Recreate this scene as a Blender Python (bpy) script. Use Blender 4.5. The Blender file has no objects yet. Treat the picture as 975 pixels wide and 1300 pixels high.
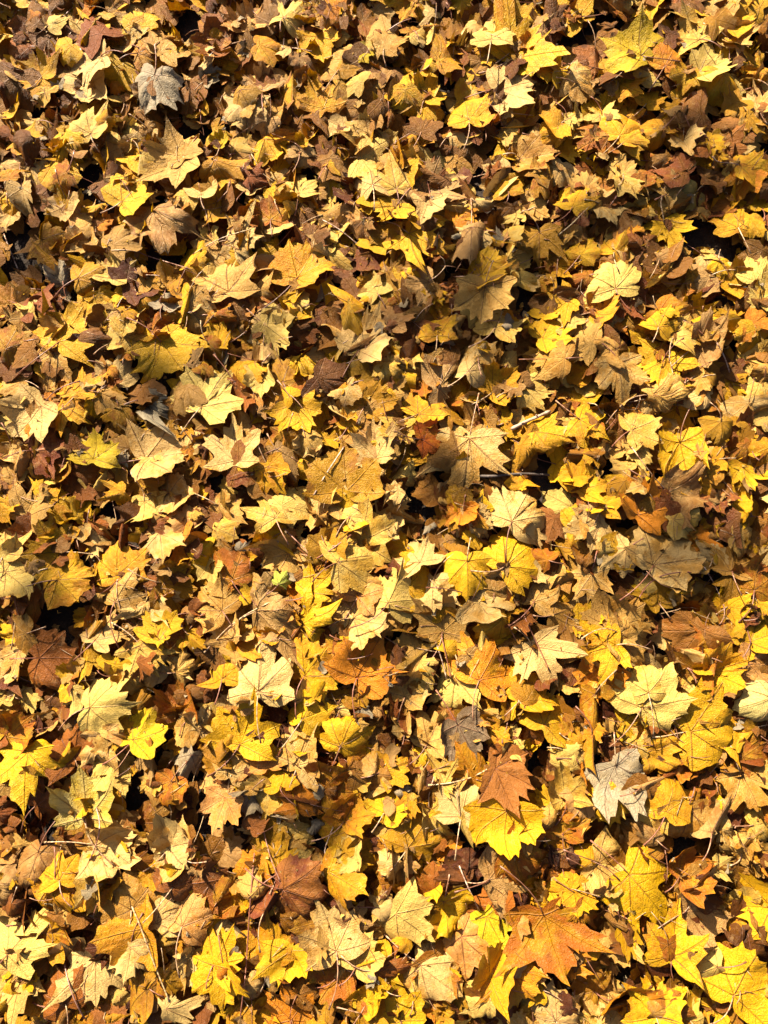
import bpy, math, random
import numpy as np
R = math.radians
S = bpy.context.scene
C = S.collection
rng = np.random.default_rng(11)
random.seed(5)

# ------------------------------------------------------------------ camera
H, TILT, LENS = 1.66, 7.0, 26.0
PW, PH = 975.0, 1300.0
FPX = LENS / 36.0 * PH
cd = bpy.data.cameras.new('camera')
cam = bpy.data.objects.new('camera', cd)
C.objects.link(cam)
cam.location = (0, 0, H)
cam.rotation_euler = (R(TILT), 0, 0)
cd.sensor_width = 36.0
cd.sensor_fit = 'VERTICAL'
cd.sensor_height = 36.0
cd.lens = LENS
cd.clip_start = 0.02
cd.clip_end = 600
S.camera = cam
S.render.resolution_x, S.render.resolution_y = 768, 1024

# ------------------------------------------------------------------ sky, sun, exposure
SUN_EL, SH_AZ = 33.0, -57.0         # sun height; direction in which shadows fall, seen from above
SUN_STR, SKY_STR, EXPO = 5.0, 0.05, 1.70
W = bpy.data.worlds.new('World')
S.world = W
W.use_nodes = True
wn, wl = W.node_tree.nodes, W.node_tree.links
wn.clear()
wo = wn.new('ShaderNodeOutputWorld')
wb = wn.new('ShaderNodeBackground')
ws = wn.new('ShaderNodeTexSky')
ws.sky_type = 'NISHITA'
ws.sun_disc = False
ws.dust_density = 3.0
ws.air_density = 0.45
ws.ozone_density = 0.6
ws.sun_elevation = R(SUN_EL)
sx, sy = -math.cos(R(SH_AZ)), -math.sin(R(SH_AZ))    # horizontal direction towards the sun
ws.sun_rotation = math.atan2(sx, sy)
wb.inputs['Strength'].default_value = SKY_STR
wl.new(ws.outputs[0], wb.inputs[0])
wl.new(wb.outputs[0], wo.inputs[0])
sd = bpy.data.lights.new('sun', 'SUN')
sd.energy = SUN_STR
sd.angle = R(0.53)
sd.color = (1.0, 0.865, 0.68)
so = bpy.data.objects.new('sun', sd)
C.objects.link(so)
so.location = (sx * 5, sy * 5, 5)
so.rotation_euler = (R(90 - SUN_EL), 0, math.atan2(sx, sy) * -1 + math.pi)
S.view_settings.view_transform = 'Standard'
S.view_settings.look = 'None'
S.view_settings.gamma = 1
S.view_settings.use_curve_mapping = False
S.view_settings.exposure = EXPO
S.render.engine = 'CYCLES'
S.cycles.max_bounces = 8
S.cycles.diffuse_bounces = 4
S.cycles.transmission_bounces = 6

# ------------------------------------------------------------------ helpers
def at(px, py, z=0.06):
    """the point of the ground seen at a pixel of the photograph"""
    x, y = (px - PW / 2) / FPX, (PH / 2 - py) / FPX
    c, s = math.cos(R(TILT)), math.sin(R(TILT))
    d = (x, y * c + s, y * s - c)
    t = (z - H) / d[2]
    return np.array([d[0] * t, d[1] * t, z])

def link(o, parent=None):
    C.objects.link(o)
    if parent is not None:
        o.parent = parent
    return o

def tag(o, label=None, cat=None, group=None, kind=None):
    if label: o['label'] = label
    if cat: o['category'] = cat
    if group: o['group'] = group
    if kind: o['kind'] = kind
    return o

def make_mesh(name, V, F, mats, attrs=None, midx=None, smooth=True):
    V = np.asarray(V, dtype=np.float32)
    F = np.asarray(F, dtype=np.int32)
    me = bpy.data.meshes.new(name)
    me.vertices.add(len(V)); me.vertices.foreach_set('co', V.ravel())
    me.loops.add(F.size); me.loops.foreach_set('vertex_index', F.ravel())
    k = F.shape[1]
    me.polygons.add(len(F))
    me.polygons.foreach_set('loop_start', np.arange(0, F.size, k, dtype=np.int32))
    me.polygons.foreach_set('loop_total', np.full(len(F), k, dtype=np.int32))
    if smooth:
        me.polygons.foreach_set('use_smooth', np.ones(len(F), dtype=bool))
    if midx is not None:
        me.polygons.foreach_set('material_index', np.asarray(midx, dtype=np.int32))
    for m in mats: me.materials.append(m)
    for n, (t, a) in (attrs or {}).items():
        at_ = me.attributes.new(n, t, 'POINT')
        a = np.asarray(a, dtype=np.float32)
        at_.data.foreach_set('vector' if t == 'FLOAT_VECTOR' else 'color' if t == 'FLOAT_COLOR' else 'value', a.ravel())
    me.update(calc_edges=True)
    me.validate(clean_customdata=False)
    return me

# ------------------------------------------------------------------ materials
class NT:
    def __init__(s, name):
        s.m = bpy.data.materials.new(name); s.m.use_nodes = True
        s.n, s.l = s.m.node_tree.nodes, s.m.node_tree.links
        s.n.clear()
    def set(s, sock, v):
        if isinstance(v, bpy.types.NodeSocket): s.l.new(v, sock)
        elif v is not None: sock.default_value = v
    def math(s, op, a, b=None, c=None, clamp=False):
        q = s.n.new('ShaderNodeMath'); q.operation = op; q.use_clamp = clamp
        s.set(q.inputs[0], a)
        if b is not None: s.set(q.inputs[1], b)
        if c is not None: s.set(q.inputs[2], c)
        return q.outputs[0]
    def ramp(s, v, lo, hi, a=0.0, b=1.0):
        q = s.n.new('ShaderNodeMapRange'); q.interpolation_type = 'SMOOTHSTEP'
        s.set(q.inputs['Value'], v); s.set(q.inputs['From Min'], lo); s.set(q.inputs['From Max'], hi)
        s.set(q.inputs['To Min'], a); s.set(q.inputs['To Max'], b)
        return q.outputs['Result']
    def attr(s, name, out='Fac'):
        q = s.n.new('ShaderNodeAttribute'); q.attribute_name = name
        return q.outputs[out]
    def noise(s, vec, scale, detail=3.0, w=None, rough=0.5, out=0):
        q = s.n.new('ShaderNodeTexNoise')
        if w is not None:
            q.noise_dimensions = '4D'; s.set(q.inputs['W'], w)
        s.set(q.inputs['Vector'], vec); q.inputs['Scale'].default_value = scale
        q.inputs['Detail'].default_value = detail; q.inputs['Roughness'].default_value = rough
        return q.outputs[out]
    def mix(s, f, a, b, mode='MIX'):
        q = s.n.new('ShaderNodeMix'); q.data_type = 'RGBA'; q.blend_type = mode
        s.set(q.inputs[0], f); s.set(q.inputs[6], a); s.set(q.inputs[7], b)
        return q.outputs[2]
    def node(s, t, **k):
        q = s.n.new(t)
        for a, b in k.items(): s.set(q.inputs[a], b)
        return q

VA = [0.0, R(47), R(100)]        # angles of the main veins, mirrored

def leaf_material():
    t = NT('leaf_blade')
    co = t.attr('leafco', 'Vector')
    tone, tone2 = t.attr('tone', 'Color'), t.attr('tone2', 'Color')
    seed, edge = t.attr('seed'), t.attr('edge')
    sp = t.node('ShaderNodeSeparateXYZ', Vector=co)
    x, y = sp.outputs[0], sp.outputs[1]
    ax = t.math('ABSOLUTE', x)
    best, bal = None, None
    for a in VA:
        ca, sa = math.cos(a), math.sin(a)
        p = t.math('ABSOLUTE', t.math('SUBTRACT', t.math('MULTIPLY', ax, ca), t.math('MULTIPLY', y, sa)))
        al = t.math('ADD', t.math('MULTIPLY', ax, sa), t.math('MULTIPLY', y, ca))
        p = t.math('ADD', p, t.math('MULTIPLY', t.math('LESS_THAN', al, 0.0), 9.0))
        if best is None: best, bal = p, al
        else:
            lt = t.math('LESS_THAN', p, best)
            bal = t.math('ADD', t.math('MULTIPLY', lt, al), t.math('MULTIPLY', t.math('SUBTRACT', 1.0, lt), bal))
            best = t.math('MINIMUM', p, best)
    wn_ = t.noise(co, 5.0, 2.0, seed)
    wob = t.math('MULTIPLY', t.math('SUBTRACT', wn_, 0.5), 0.035)
    pb = t.math('ABSOLUTE', t.math('ADD', best, wob))
    main = t.ramp(pb, 0.004, 0.017, 1.0, 0.0)
    h = t.math('ADD', t.math('MULTIPLY', t.math('SUBTRACT', bal, t.math('MULTIPLY', best, 0.75)), 7.5),
               t.math('MULTIPLY', t.math('SUBTRACT', wn_, 0.5), 1.3))
    fr = t.math('ABSOLUTE', t.math('SUBTRACT', t.math('FRACT', h), 0.5))
    sec = t.math('MULTIPLY', t.ramp(fr, 0.03, 0.09, 1.0, 0.0), t.ramp(best, 0.0, 0.24, 1.0, 0.15))
    # colour
    big = t.noise(co, 2.1, 4.0, seed, 0.6)
    mid = t.noise(co, 7.0, 4.0, seed, 0.6)
    fine = t.noise(co, 38.0, 4.0, seed, 0.65)
    am = t.attr('blot')
    bl = t.ramp(t.math('ADD', big, t.math('MULTIPLY', t.math('SUBTRACT', mid, 0.5), 0.5)), t.math('SUBTRACT', 0.66, am), t.math('SUBTRACT', 0.88, am))
    col = t.mix(bl, tone, tone2)
    veinclear = t.ramp(best, 0.0, 0.12, 0.5, 0.0)
    col = t.mix(veinclear, col, tone)
    # brown stains and paler bleached patches
    st_ = t.noise(co, 4.3, 5.0, t.math('ADD', seed, 31.7), 0.7)
    col = t.mix(t.math('MULTIPLY', t.ramp(st_, 0.54, 0.68), t.math('MULTIPLY', t.attr('blot'), 2.0)), col, t.mix(0.72, col, (0.16, 0.06, 0.015, 1)))
    col = t.mix(t.math('MULTIPLY', t.ramp(st_, 0.44, 0.34), 0.25), col, t.mix(0.5, col, (0.85, 0.62, 0.28, 1)))
    # browned rim
    rim = t.ramp(t.math('ADD', edge, t.math('MULTIPLY', t.math('SUBTRACT', mid, 0.5), 0.9)), 0.93, 1.22)
    col = t.mix(t.math('MULTIPLY', rim, t.attr('rim')), col, (0.20, 0.085, 0.025, 1))
    # small dark fungus spots
    vo = t.n.new('ShaderNodeTexVoronoi'); vo.voronoi_dimensions = '4D'
    t.set(vo.inputs['Vector'], co); t.set(vo.inputs['W'], seed); vo.inputs['Scale'].default_value = 11.0
    spt = t.math('MULTIPLY', t.ramp(vo.outputs['Distance'], 0.09, 0.20, 1.0, 0.0), t.ramp(mid, t.math('SUBTRACT', 0.78, t.attr('spot')), t.math('SUBTRACT', 0.86, t.attr('spot'))))
    col = t.mix(t.math('MULTIPLY', spt, 0.8), col, (0.085, 0.035, 0.015, 1))
    vcol = t.mix(0.62, col, (0.13, 0.045, 0.012, 1))
    vs = t.ramp(t.math('FRACT', t.math('MULTIPLY', seed, 7.31)), 0.2, 1.0, 0.15, 0.8)
    col = t.mix(t.math('MULTIPLY', main, vs), col, vcol)
    col = t.mix(t.math('MULTIPLY', sec, t.math('MULTIPLY', vs, 0.4)), col, vcol)
    hs = t.node('ShaderNodeHueSaturation', Color=col)
    hs.inputs['Saturation'].default_value = 1.03
    t.set(hs.inputs['Value'], t.ramp(fine, 0.25, 0.75, 0.86, 1.1))
    col = hs.outputs[0]
    # relief
    cellv = t.n.new('ShaderNodeTexVoronoi'); cellv.feature = 'DISTANCE_TO_EDGE'
    t.set(cellv.inputs['Vector'], co); cellv.inputs['Scale'].default_value = 26.0
    hgt = t.math('ADD', t.math('MULTIPLY', main, -0.9), t.math('MULTIPLY', sec, -0.5))
    hgt = t.math('ADD', hgt, t.math('MULTIPLY', fine, 0.55))
    hgt = t.math('ADD', hgt, t.math('MULTIPLY', mid, 1.6))
    hgt = t.math('ADD', hgt, t.math('MULTIPLY', t.ramp(cellv.outputs['Distance'], 0.0, 0.12), 0.22))
    bp = t.node('ShaderNodeBump', Height=hgt)
    bp.inputs['Strength'].default_value = 0.62
    bp.inputs['Distance'].default_value = 0.005
    pr = t.node('ShaderNodeBsdfPrincipled', **{'Base Color': col, 'Normal': bp.outputs[0]})
    t.set(pr.inputs['Roughness'], t.ramp(mid, 0.3, 0.7, 0.46, 0.66))
    pr.inputs['Specular IOR Level'].default_value = 0.35
    g = t.node('ShaderNodeGamma', Color=col); g.inputs[1].default_value = 1.25
    tr = t.node('ShaderNodeBsdfTranslucent', Color=g.outputs[0], Normal=bp.outputs[0])
    mx = t.n.new('ShaderNodeMixShader')
    mx.inputs[0].default_value = 0.14
    t.l.new(pr.outputs[0], mx.inputs[1]); t.l.new(tr.outputs[0], mx.inputs[2])
    o = t.n.new('ShaderNodeOutputMaterial'); t.l.new(mx.outputs[0], o.inputs[0])
    return t.m

def stalk_material():
    t = NT('leaf_stalk')
    tone = t.attr('tone', 'Color')
    gm = t.node('ShaderNodeTexCoord').outputs['Object']
    nz = t.noise(gm, 160.0, 3.0)
    col = t.mix(t.ramp(nz, 0.35, 0.7), tone, (0.16, 0.06, 0.03, 1))
    bp = t.node('ShaderNodeBump', Height=nz); bp.inputs['Distance'].default_value = 0.0006; bp.inputs['Strength'].default_value = 0.6
    pr = t.node('ShaderNodeBsdfPrincipled', **{'Base Color': col, 'Normal': bp.outputs[0]})
    pr.inputs['Roughness'].default_value = 0.42
    o = t.n.new('ShaderNodeOutputMaterial'); t.l.new(pr.outputs[0], o.inputs[0])
    return t.m

def bark_material(name, c1, c2, scale, rough=0.85, depth=0.003):
    t = NT(name)
    gm = t.node('ShaderNodeTexCoord').outputs['Object']
    nz = t.noise(gm, scale, 6.0, rough=0.65)
    wv = t.noise(gm, scale * 5, 4.0)
    col = t.mix(t.ramp(nz, 0.32, 0.68), c1 + (1,), c2 + (1,))
    col = t.mix(t.ramp(wv, 0.55, 0.75, 0.0, 0.5), col, tuple(v * 0.35 for v in c1) + (1,))
    bp = t.node('ShaderNodeBump', Height=t.math('ADD', nz, t.math('MULTIPLY', wv, 0.4)))
    bp.inputs['Distance'].default_value = depth; bp.inputs['Strength'].default_value = 0.9
    pr = t.node('ShaderNodeBsdfPrincipled', **{'Base Color': col, 'Normal': bp.outputs[0]})
    pr.inputs['Roughness'].default_value = rough
    o = t.n.new('ShaderNodeOutputMaterial'); t.l.new(pr.outputs[0], o.inputs[0])
    return t.m

def soil_material():
    t = NT('soil')
    gm = t.node('ShaderNodeTexCoord').outputs['Object']
    n1 = t.noise(gm, 22.0, 6.0, rough=0.65)
    n2 = t.noise(gm, 140.0, 4.0)
    vo = t.n.new('ShaderNodeTexVoronoi'); t.set(vo.inputs['Vector'], gm); vo.inputs['Scale'].default_value = 13.0
    ro = t.node('ShaderNodeSeparateColor', Color=vo.outputs['Color'])
    lit = t.mix(ro.outputs[0], (0.36, 0.20, 0.05, 1), (0.14, 0.065, 0.02, 1))
    lit = t.mix(t.math('GREATER_THAN', ro.outputs[1], 0.6), lit, (0.5, 0.34, 0.10, 1))
    soil = t.mix(t.ramp(n1, 0.35, 0.7), (0.018, 0.011, 0.007, 1), (0.055, 0.034, 0.02, 1))
    # the leaf carpet goes on beyond the leaves that are modelled one by one
    sp = t.node('ShaderNodeSeparateXYZ', Vector=gm)
    dx = t.math('ABSOLUTE', sp.outputs[0]); dy = t.math('ABSOLUTE', t.math('SUBTRACT', sp.outputs[1], 0.9))
    far = t.ramp(t.math('MAXIMUM', dx, dy), 3.0, 3.6)
    col = t.mix(far, soil, lit)
    bp = t.node('ShaderNodeBump', Height=t.math('ADD', t.math('MULTIPLY', n1, 1.0), t.math('MULTIPLY', n2, 0.3)))
    bp.inputs['Distance'].default_value = 0.02; bp.inputs['Strength'].default_value = 1.0
    pr = t.node('ShaderNodeBsdfPrincipled', **{'Base Color': col, 'Normal': bp.outputs[0]})
    pr.inputs['Roughness'].default_value = 0.92
    o = t.n.new('ShaderNodeOutputMaterial'); t.l.new(pr.outputs[0], o.inputs[0])
    return t.m

M_LEAF, M_STALK, M_SOIL = leaf_material(), stalk_material(), soil_material()
M_PALE = bark_material('bare_wood', (0.46, 0.33, 0.22), (0.26, 0.15, 0.09), 40.0, 0.7, 0.0015)
M_DARK = bark_material('dark_bark', (0.055, 0.04, 0.03), (0.14, 0.11, 0.09), 55.0, 0.85, 0.002)
M_BARK = bark_material('tree_bark', (0.12, 0.09, 0.07), (0.22, 0.18, 0.14), 9.0, 0.9, 0.02)

# base colours (linear); second colour is what the blotches turn to
TONES = {
 'L': ((.90, .61, .15), (.84, .48, .07)), 'C': ((.88, .58, .20), (.76, .40, .08)), 'T': ((0.780, 0.451, 0.107), (0.560, 0.260, 0.032)),
 'E': ((0.600, 0.343, 0.107), (0.400, 0.180, 0.036)), 'W': ((.52, .42, .26), (.48, .36, .19)), 'Y': ((.92, .50, .012), (.88, .40, .01)),
 'G': ((.88, .49, .02), (.74, .31, .015)), 'O': ((.86, .31, .03), (.88, .42, .03)), 'A': ((.62, .30, .012), (0.480, 0.140, 0.008)),
 'B': ((0.380, 0.118, 0.012), (0.200, 0.065, 0.010)), 'R': ((.44, .16, .03), (.22, .05, .012)), 'V': ((.80, .54, .015), (.62, .42, .02)),
 'M': ((0.540, 0.274, 0.016), (0.360, 0.145, 0.008)), 'P': ((.88, .46, .14), (.80, .34, .06)), 'N': ((.62, .68, .10), (.62, .60, .10)),
 'K': ((.84, .66, .22), (.78, .54, .08)), 'D': ((.32, .22, .12), (.18, .11, .05)), 'Q': ((.86, .19, .02), (.88, .36, .02)),
}

# ------------------------------------------------------------------ leaf outlines: (degrees from the tip, radius), one half
OUT = {
 'n': [(0, 1.0), (3, .90), (8, .81), (14, .82), (17, .87), (20, .78), (25, .69), (29, .65), (34, .72), (39, .80), (43, .85), (47, .98), (50, .88),
       (55, .80), (60, .80), (64, .85), (68, .72), (74, .63), (80, .60), (87, .66), (93, .69), (100, .77), (105, .65), (112, .57), (122, .47), (134, .36), (150, .25), (167, .13)],
 's': [(0, 1.04), (3, .91), (8, .79), (13, .79), (16, .83), (19, .70), (23, .59), (28, .53), (33, .61), (39, .75), (43, .80), (47, .95), (50, .84),
       (56, .73), (62, .76), (66, .63), (72, .52), (79, .48), (87, .55), (94, .59), (100, .67), (106, .55), (114, .47), (125, .38), (140, .26), (165, .12)],
 'r': [(0, 1.0), (4, .91), (9, .85), (14, .85), (18, .78), (23, .70), (28, .63), (32, .62), (37, .68), (42, .76), (47, .87), (52, .80),
       (58, .72), (65, .67), (72, .61), (80, .55), (90, .50), (100, .47), (108, .43), (116, .39), (125, .35), (135, .30), (146, .24), (158, .17), (169, .10)],
 'o': [(0, 1.0), (4, .94), (9, .87), (15, .79), (22, .72), (30, .65), (38, .59), (46, .54), (55, .49), (64, .46), (74, .43), (85, .40), (95, .38),
       (106, .36), (116, .33), (126, .29), (136, .25), (147, .19), (158, .13), (169, .07)],
}
OUTLO = {k: [v[0]] + [p for i, p in enumerate(v[1:]) if i % 5 in (1, 3, 4)] for k, v in OUT.items()}

def half_blade(kind, r, lo=False):
    base = (OUTLO if lo else OUT)[kind]
    a = np.array([p[0] for p in base], float); q = np.array([p[1] for p in base], float)
    sides = []
    for sgn in (1, -1):
        qq = q * (1 + r.normal(0, .05, len(q)))
        for la, w in ((0, 16), (47, 16), (100, 16)):       # whole lobes differ a little in length
            qq = qq * (1 + r.normal(0, .09) * np.exp(-((a - la) / w) ** 2))
        aa = a + np.where((a > 0), r.normal(0, .8, len(a)), 0)
        sides.append((sgn * aa, qq))
    (a1, q1), (a2, q2) = sides
    A = np.concatenate([a1, a2[1:][::-1]]); Q = np.concatenate([q1, q2[1:][::-1]])
    full = r.uniform(0, .5)                                # how far the bays between the lobes are filled
    env = np.interp(np.abs(A), [0, 47, 100, 135, 172], [.98, .94, .76, .48, .12])
    if kind != 'o': Q = Q * (1 - full) + np.maximum(Q, np.minimum(env, Q * 1.6)) * full
    return np.radians(A), Q

def blade_topology(n, rings):
    F = [(0, 1 + i, 1 + (i + 1) % n) for i in range(n)]
    for k in range(rings - 1):
        a, b = 1 + k * n, 1 + (k + 1) * n
        for i in range(n):
            j = (i + 1) % n
            F += [(a + i, b + i, b + j), (a + i, b + j, a + j)]
    return np.array(F, dtype=np.int32)
_topo = {}

class Leaf:
    """one bent leaf: its own outline, its own folds, curls and pleats"""
    def __init__(s, kind, r, lo=False, state=None, flat=1.0, fine=False):
        s.kind = kind; s.fine = fine
        A, Q = half_blade(kind, r, lo)
        if state == 't':                                   # torn: part of the blade is gone
            c0 = r.uniform(-2.4, 2.4); wd = r.uniform(.5, 1.0)
            Q = Q * np.where(np.abs(A - c0) < wd, r.uniform(.35, .6) + r.normal(0, .05, len(Q)), 1)
        if r.random() < .3 and not lo:                      # a nibbled notch
            i = r.integers(0, len(Q)); Q[i] *= r.uniform(.55, .8)
        fr = (0.5, 1.0) if lo else (0.2, 0.4, 0.6, 0.8, 1.0) if fine else (0.36, 0.72, 1.0)
        n = len(A)
        P = [np.zeros((1, 2))]
        for f in fr: P.append(np.stack([np.sin(A) * Q * f, np.cos(A) * Q * f], 1))
        s.P = np.concatenate(P)
        s.edge = np.concatenate([[0.0]] + [np.full(n, f) for f in fr])
        key = (n, len(fr))
        if key not in _topo: _topo[key] = blade_topology(*key)
        s.F = _topo[key]
        st = state or 'x'
        g = r.normal
        s.shear = g(0, .07); s.wide = r.uniform(.9, 1.12)
        s.pleat = abs(g(.16, .09)) * r.choice([1, 1, -1])
        s.k1 = g(0, .55) * flat; s.p1 = r.uniform(0, math.pi)
        s.k2 = g(0, .35) * flat
        s.cup = g(.0, .24) * flat
        s.lobe = g(0, .62, 5) * flat
        s.fold = abs(g(.08, .24)) * flat * r.choice([1, -1])
        s.amp = .030; s.frq = 5.0; s.squash = 1.0
        if st == 'f': s.fold = r.uniform(.75, 1.15) * 1.0
        if st == 'k': s.k1 = r.uniform(1.5, 2.3) * r.choice([1, 1, -1]); s.p1 = r.uniform(-.5, .5); s.k2 = .2
        if st == 'c': s.amp = .075; s.frq = 8.0; s.squash = .84; s.lobe = g(0, .9, 5); s.k1 = g(0, 1.3); s.k2 = g(0, 1.0)
        if st == 'b': s.k1 = g(0, .85); s.k2 = g(0, .45); s.lobe = g(0, .6, 5); s.amp = .045; s.frq = 6.0   # buried litter
        s.w = [(r.uniform(0, 6.28), r.uniform(.6, 1.4), r.uniform(0, 6.28)) for _ in range(4)]
    def bend(s, P):
        x, y = P[:, 0].copy(), P[:, 1].copy()
        rr = np.hypot(x, y); th = np.arctan2(x, y)
        z = np.zeros_like(x)
        va = np.array([-100, -47, 0, 47, 100]) * math.pi / 180
        dv = np.min(np.abs(th[:, None] - va[None]), 1)
        z += s.pleat * rr * np.minimum(dv, .42)
        z += s.cup * rr ** 2
        for i in range(5):
            z += s.lobe[i] * np.clip(np.cos(th - va[i]), 0, 1) ** 4 * np.clip(rr - .35, 0, 2) ** 2
        for (a, f, ph) in s.w:
            q = (x * math.cos(a) + y * math.sin(a)) * f * s.frq + ph
            z += s.amp * np.sin(q) * np.clip(rr * 2, .25, 1)
        if s.fine:                                         # small ruffles, strongest at the rim
            for i, (a, f, ph) in enumerate(s.w):
                z += .011 * np.sin((x * math.sin(a) + y * math.cos(a)) * (13 + 4 * i) + ph * 3) * np.clip(rr, .3, 1)
        if s.frq > 6:                                      # crumpled: ridges also push sideways
            for (a, f, ph) in s.w:
                x += .022 * np.sin(y * 9 * f + ph + a); y += .022 * np.sin(x * 10 * f + ph)
        x *= s.wide * s.squash; y *= s.squash
        x += s.shear * y
        # fold along the midrib
        c, sn = math.cos(s.fold), math.sin(s.fold)
        x, z = x * c - 0 * z, z * c + np.sqrt(x * x + .0015) * sn
        y0 = y - .38
        def roll(u, z, k):
            if abs(k) < .02: return u, z
            return (1 / k - z) * np.sin(u * k), 1 / k - (1 / k - z) * np.cos(u * k)
        ca, sa = math.cos(s.p1), math.sin(s.p1)
        u, v = x * ca + y0 * sa, -x * sa + y0 * ca
        u, z = roll(u, z, s.k1)
        v, z = roll(v, z, s.k2)
        return np.stack([u * ca - v * sa, u * sa + v * ca, z], 1)

def rot(yaw, tax, tilt, flip):
    """columns: leaf axes in the world; tip along +y before yaw"""
    c, s_ = math.cos(yaw - math.pi / 2), math.sin(yaw - math.pi / 2)
    Z = np.array([[c, -s_, 0], [s_, c, 0], [0, 0, 1]])
    k = np.array([math.cos(tax), math.sin(tax), 0])
    K = np.array([[0, -k[2], k[1]], [k[2], 0, -k[0]], [-k[1], k[0], 0]])
    T = np.eye(3) + math.sin(tilt) * K + (1 - math.cos(tilt)) * K @ K
    Fm = np.diag([-1, 1, -1]) if flip else np.eye(3)
    return T @ Z @ Fm

# ------------------------------------------------------------------ heap: height of the litter so far
GX0, GY0, CELL = -3.6, -2.8, 0.007
GN = (int(7.2 / CELL), int(7.4 / CELL))
HM = np.zeros(GN, dtype=np.float32)

def cells(V):
    i = np.clip(((V[:, 0] - GX0) / CELL).astype(int), 0, GN[0] - 1)
    j = np.clip(((V[:, 1] - GY0) / CELL).astype(int), 0, GN[1] - 1)
    return i, j

def settle(V, pc=55, up=.0015, raise_map=True):
    """shift V so that it rests on the heap; returns z offset"""
    rg = float(np.ptp(V[:, 2]))
    if rg > .062:                                          # pressed down by its own weight
        V[:, 2] *= .062 / rg
    i, j = cells(V)
    under = HM[i, j]
    dz = np.percentile(under - V[:, 2], pc) + up
    dz = max(dz, .002 - V[:, 2].min() if V[:, 2].min() + dz < .002 else dz)
    dz -= max(0.0, float((V[:, 2] + dz).max()) - (.095 if pc < 60 else .125))
    V[:, 2] += dz
    if raise_map:
        np.maximum.at(HM, (i, j), V[:, 2])
    return dz

def slope(x, y, rad=.04):
    """gradient of the heap round a point"""
    n = int(rad / CELL)
    i = int((x - GX0) / CELL); j = int((y - GY0) / CELL)
    B = HM[i - n:i + n + 1, j - n:j + n + 1]
    if B.shape != (2 * n + 1, 2 * n + 1): return 0., 0.
    q = np.arange(-n, n + 1)
    den = (q * q).sum() * (2 * n + 1) * CELL
    c = lambda v: max(-.28, min(.28, float(v)))
    return c((B * q[:, None]).sum() / den), c((B * q[None]).sum() / den)

def tube(pts, r0, r1, sides):
    pts = np.asarray(pts, float); n = len(pts)
    tg = np.gradient(pts, axis=0); tg /= np.linalg.norm(tg, axis=1)[:, None] + 1e-9
    ref = np.array([0.13, 0.21, 1.0])
    a = np.cross(tg, ref); a /= np.linalg.norm(a, axis=1)[:, None] + 1e-9
    b = np.cross(tg, a)
    th = np.arange(sides) * 2 * math.pi / sides
    rad = (r0 + (r1 - r0) * np.linspace(0, 1, n) if np.isscalar(r0) else np.asarray(r0))
    V = pts[:, None] + rad[:, None, None] * (np.cos(th)[None, :, None] * a[:, None] + np.sin(th)[None, :, None] * b[:, None])
    F = []
    for i in range(n - 1):
        for k in range(sides):
            l = (k + 1) % sides
            F += [(i * sides + k, i * sides + l, (i + 1) * sides + l), (i * sides + k, (i + 1) * sides + l, (i + 1) * sides + k)]
    for k in range(1, sides - 1):
        F += [(0, k + 1, k), ((n - 1) * sides, (n - 1) * sides + k, (n - 1) * sides + k + 1)]
    return V.reshape(-1, 3), np.array(F, dtype=np.int32)

ALB = .62
def tone_pair(code, r):
    a, b = TONES[code]
    a, b = np.array(a) * ALB, np.array(b) * ALB
    v = r.uniform(.9, 1.08); hsh = r.normal(0, .03)
    a = np.clip(a * v * (1 + np.array([hsh * .3, hsh, hsh])), 0, .86)
    return np.append(a, 1), np.append(np.clip(b * v, 0, .86), 1)

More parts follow.
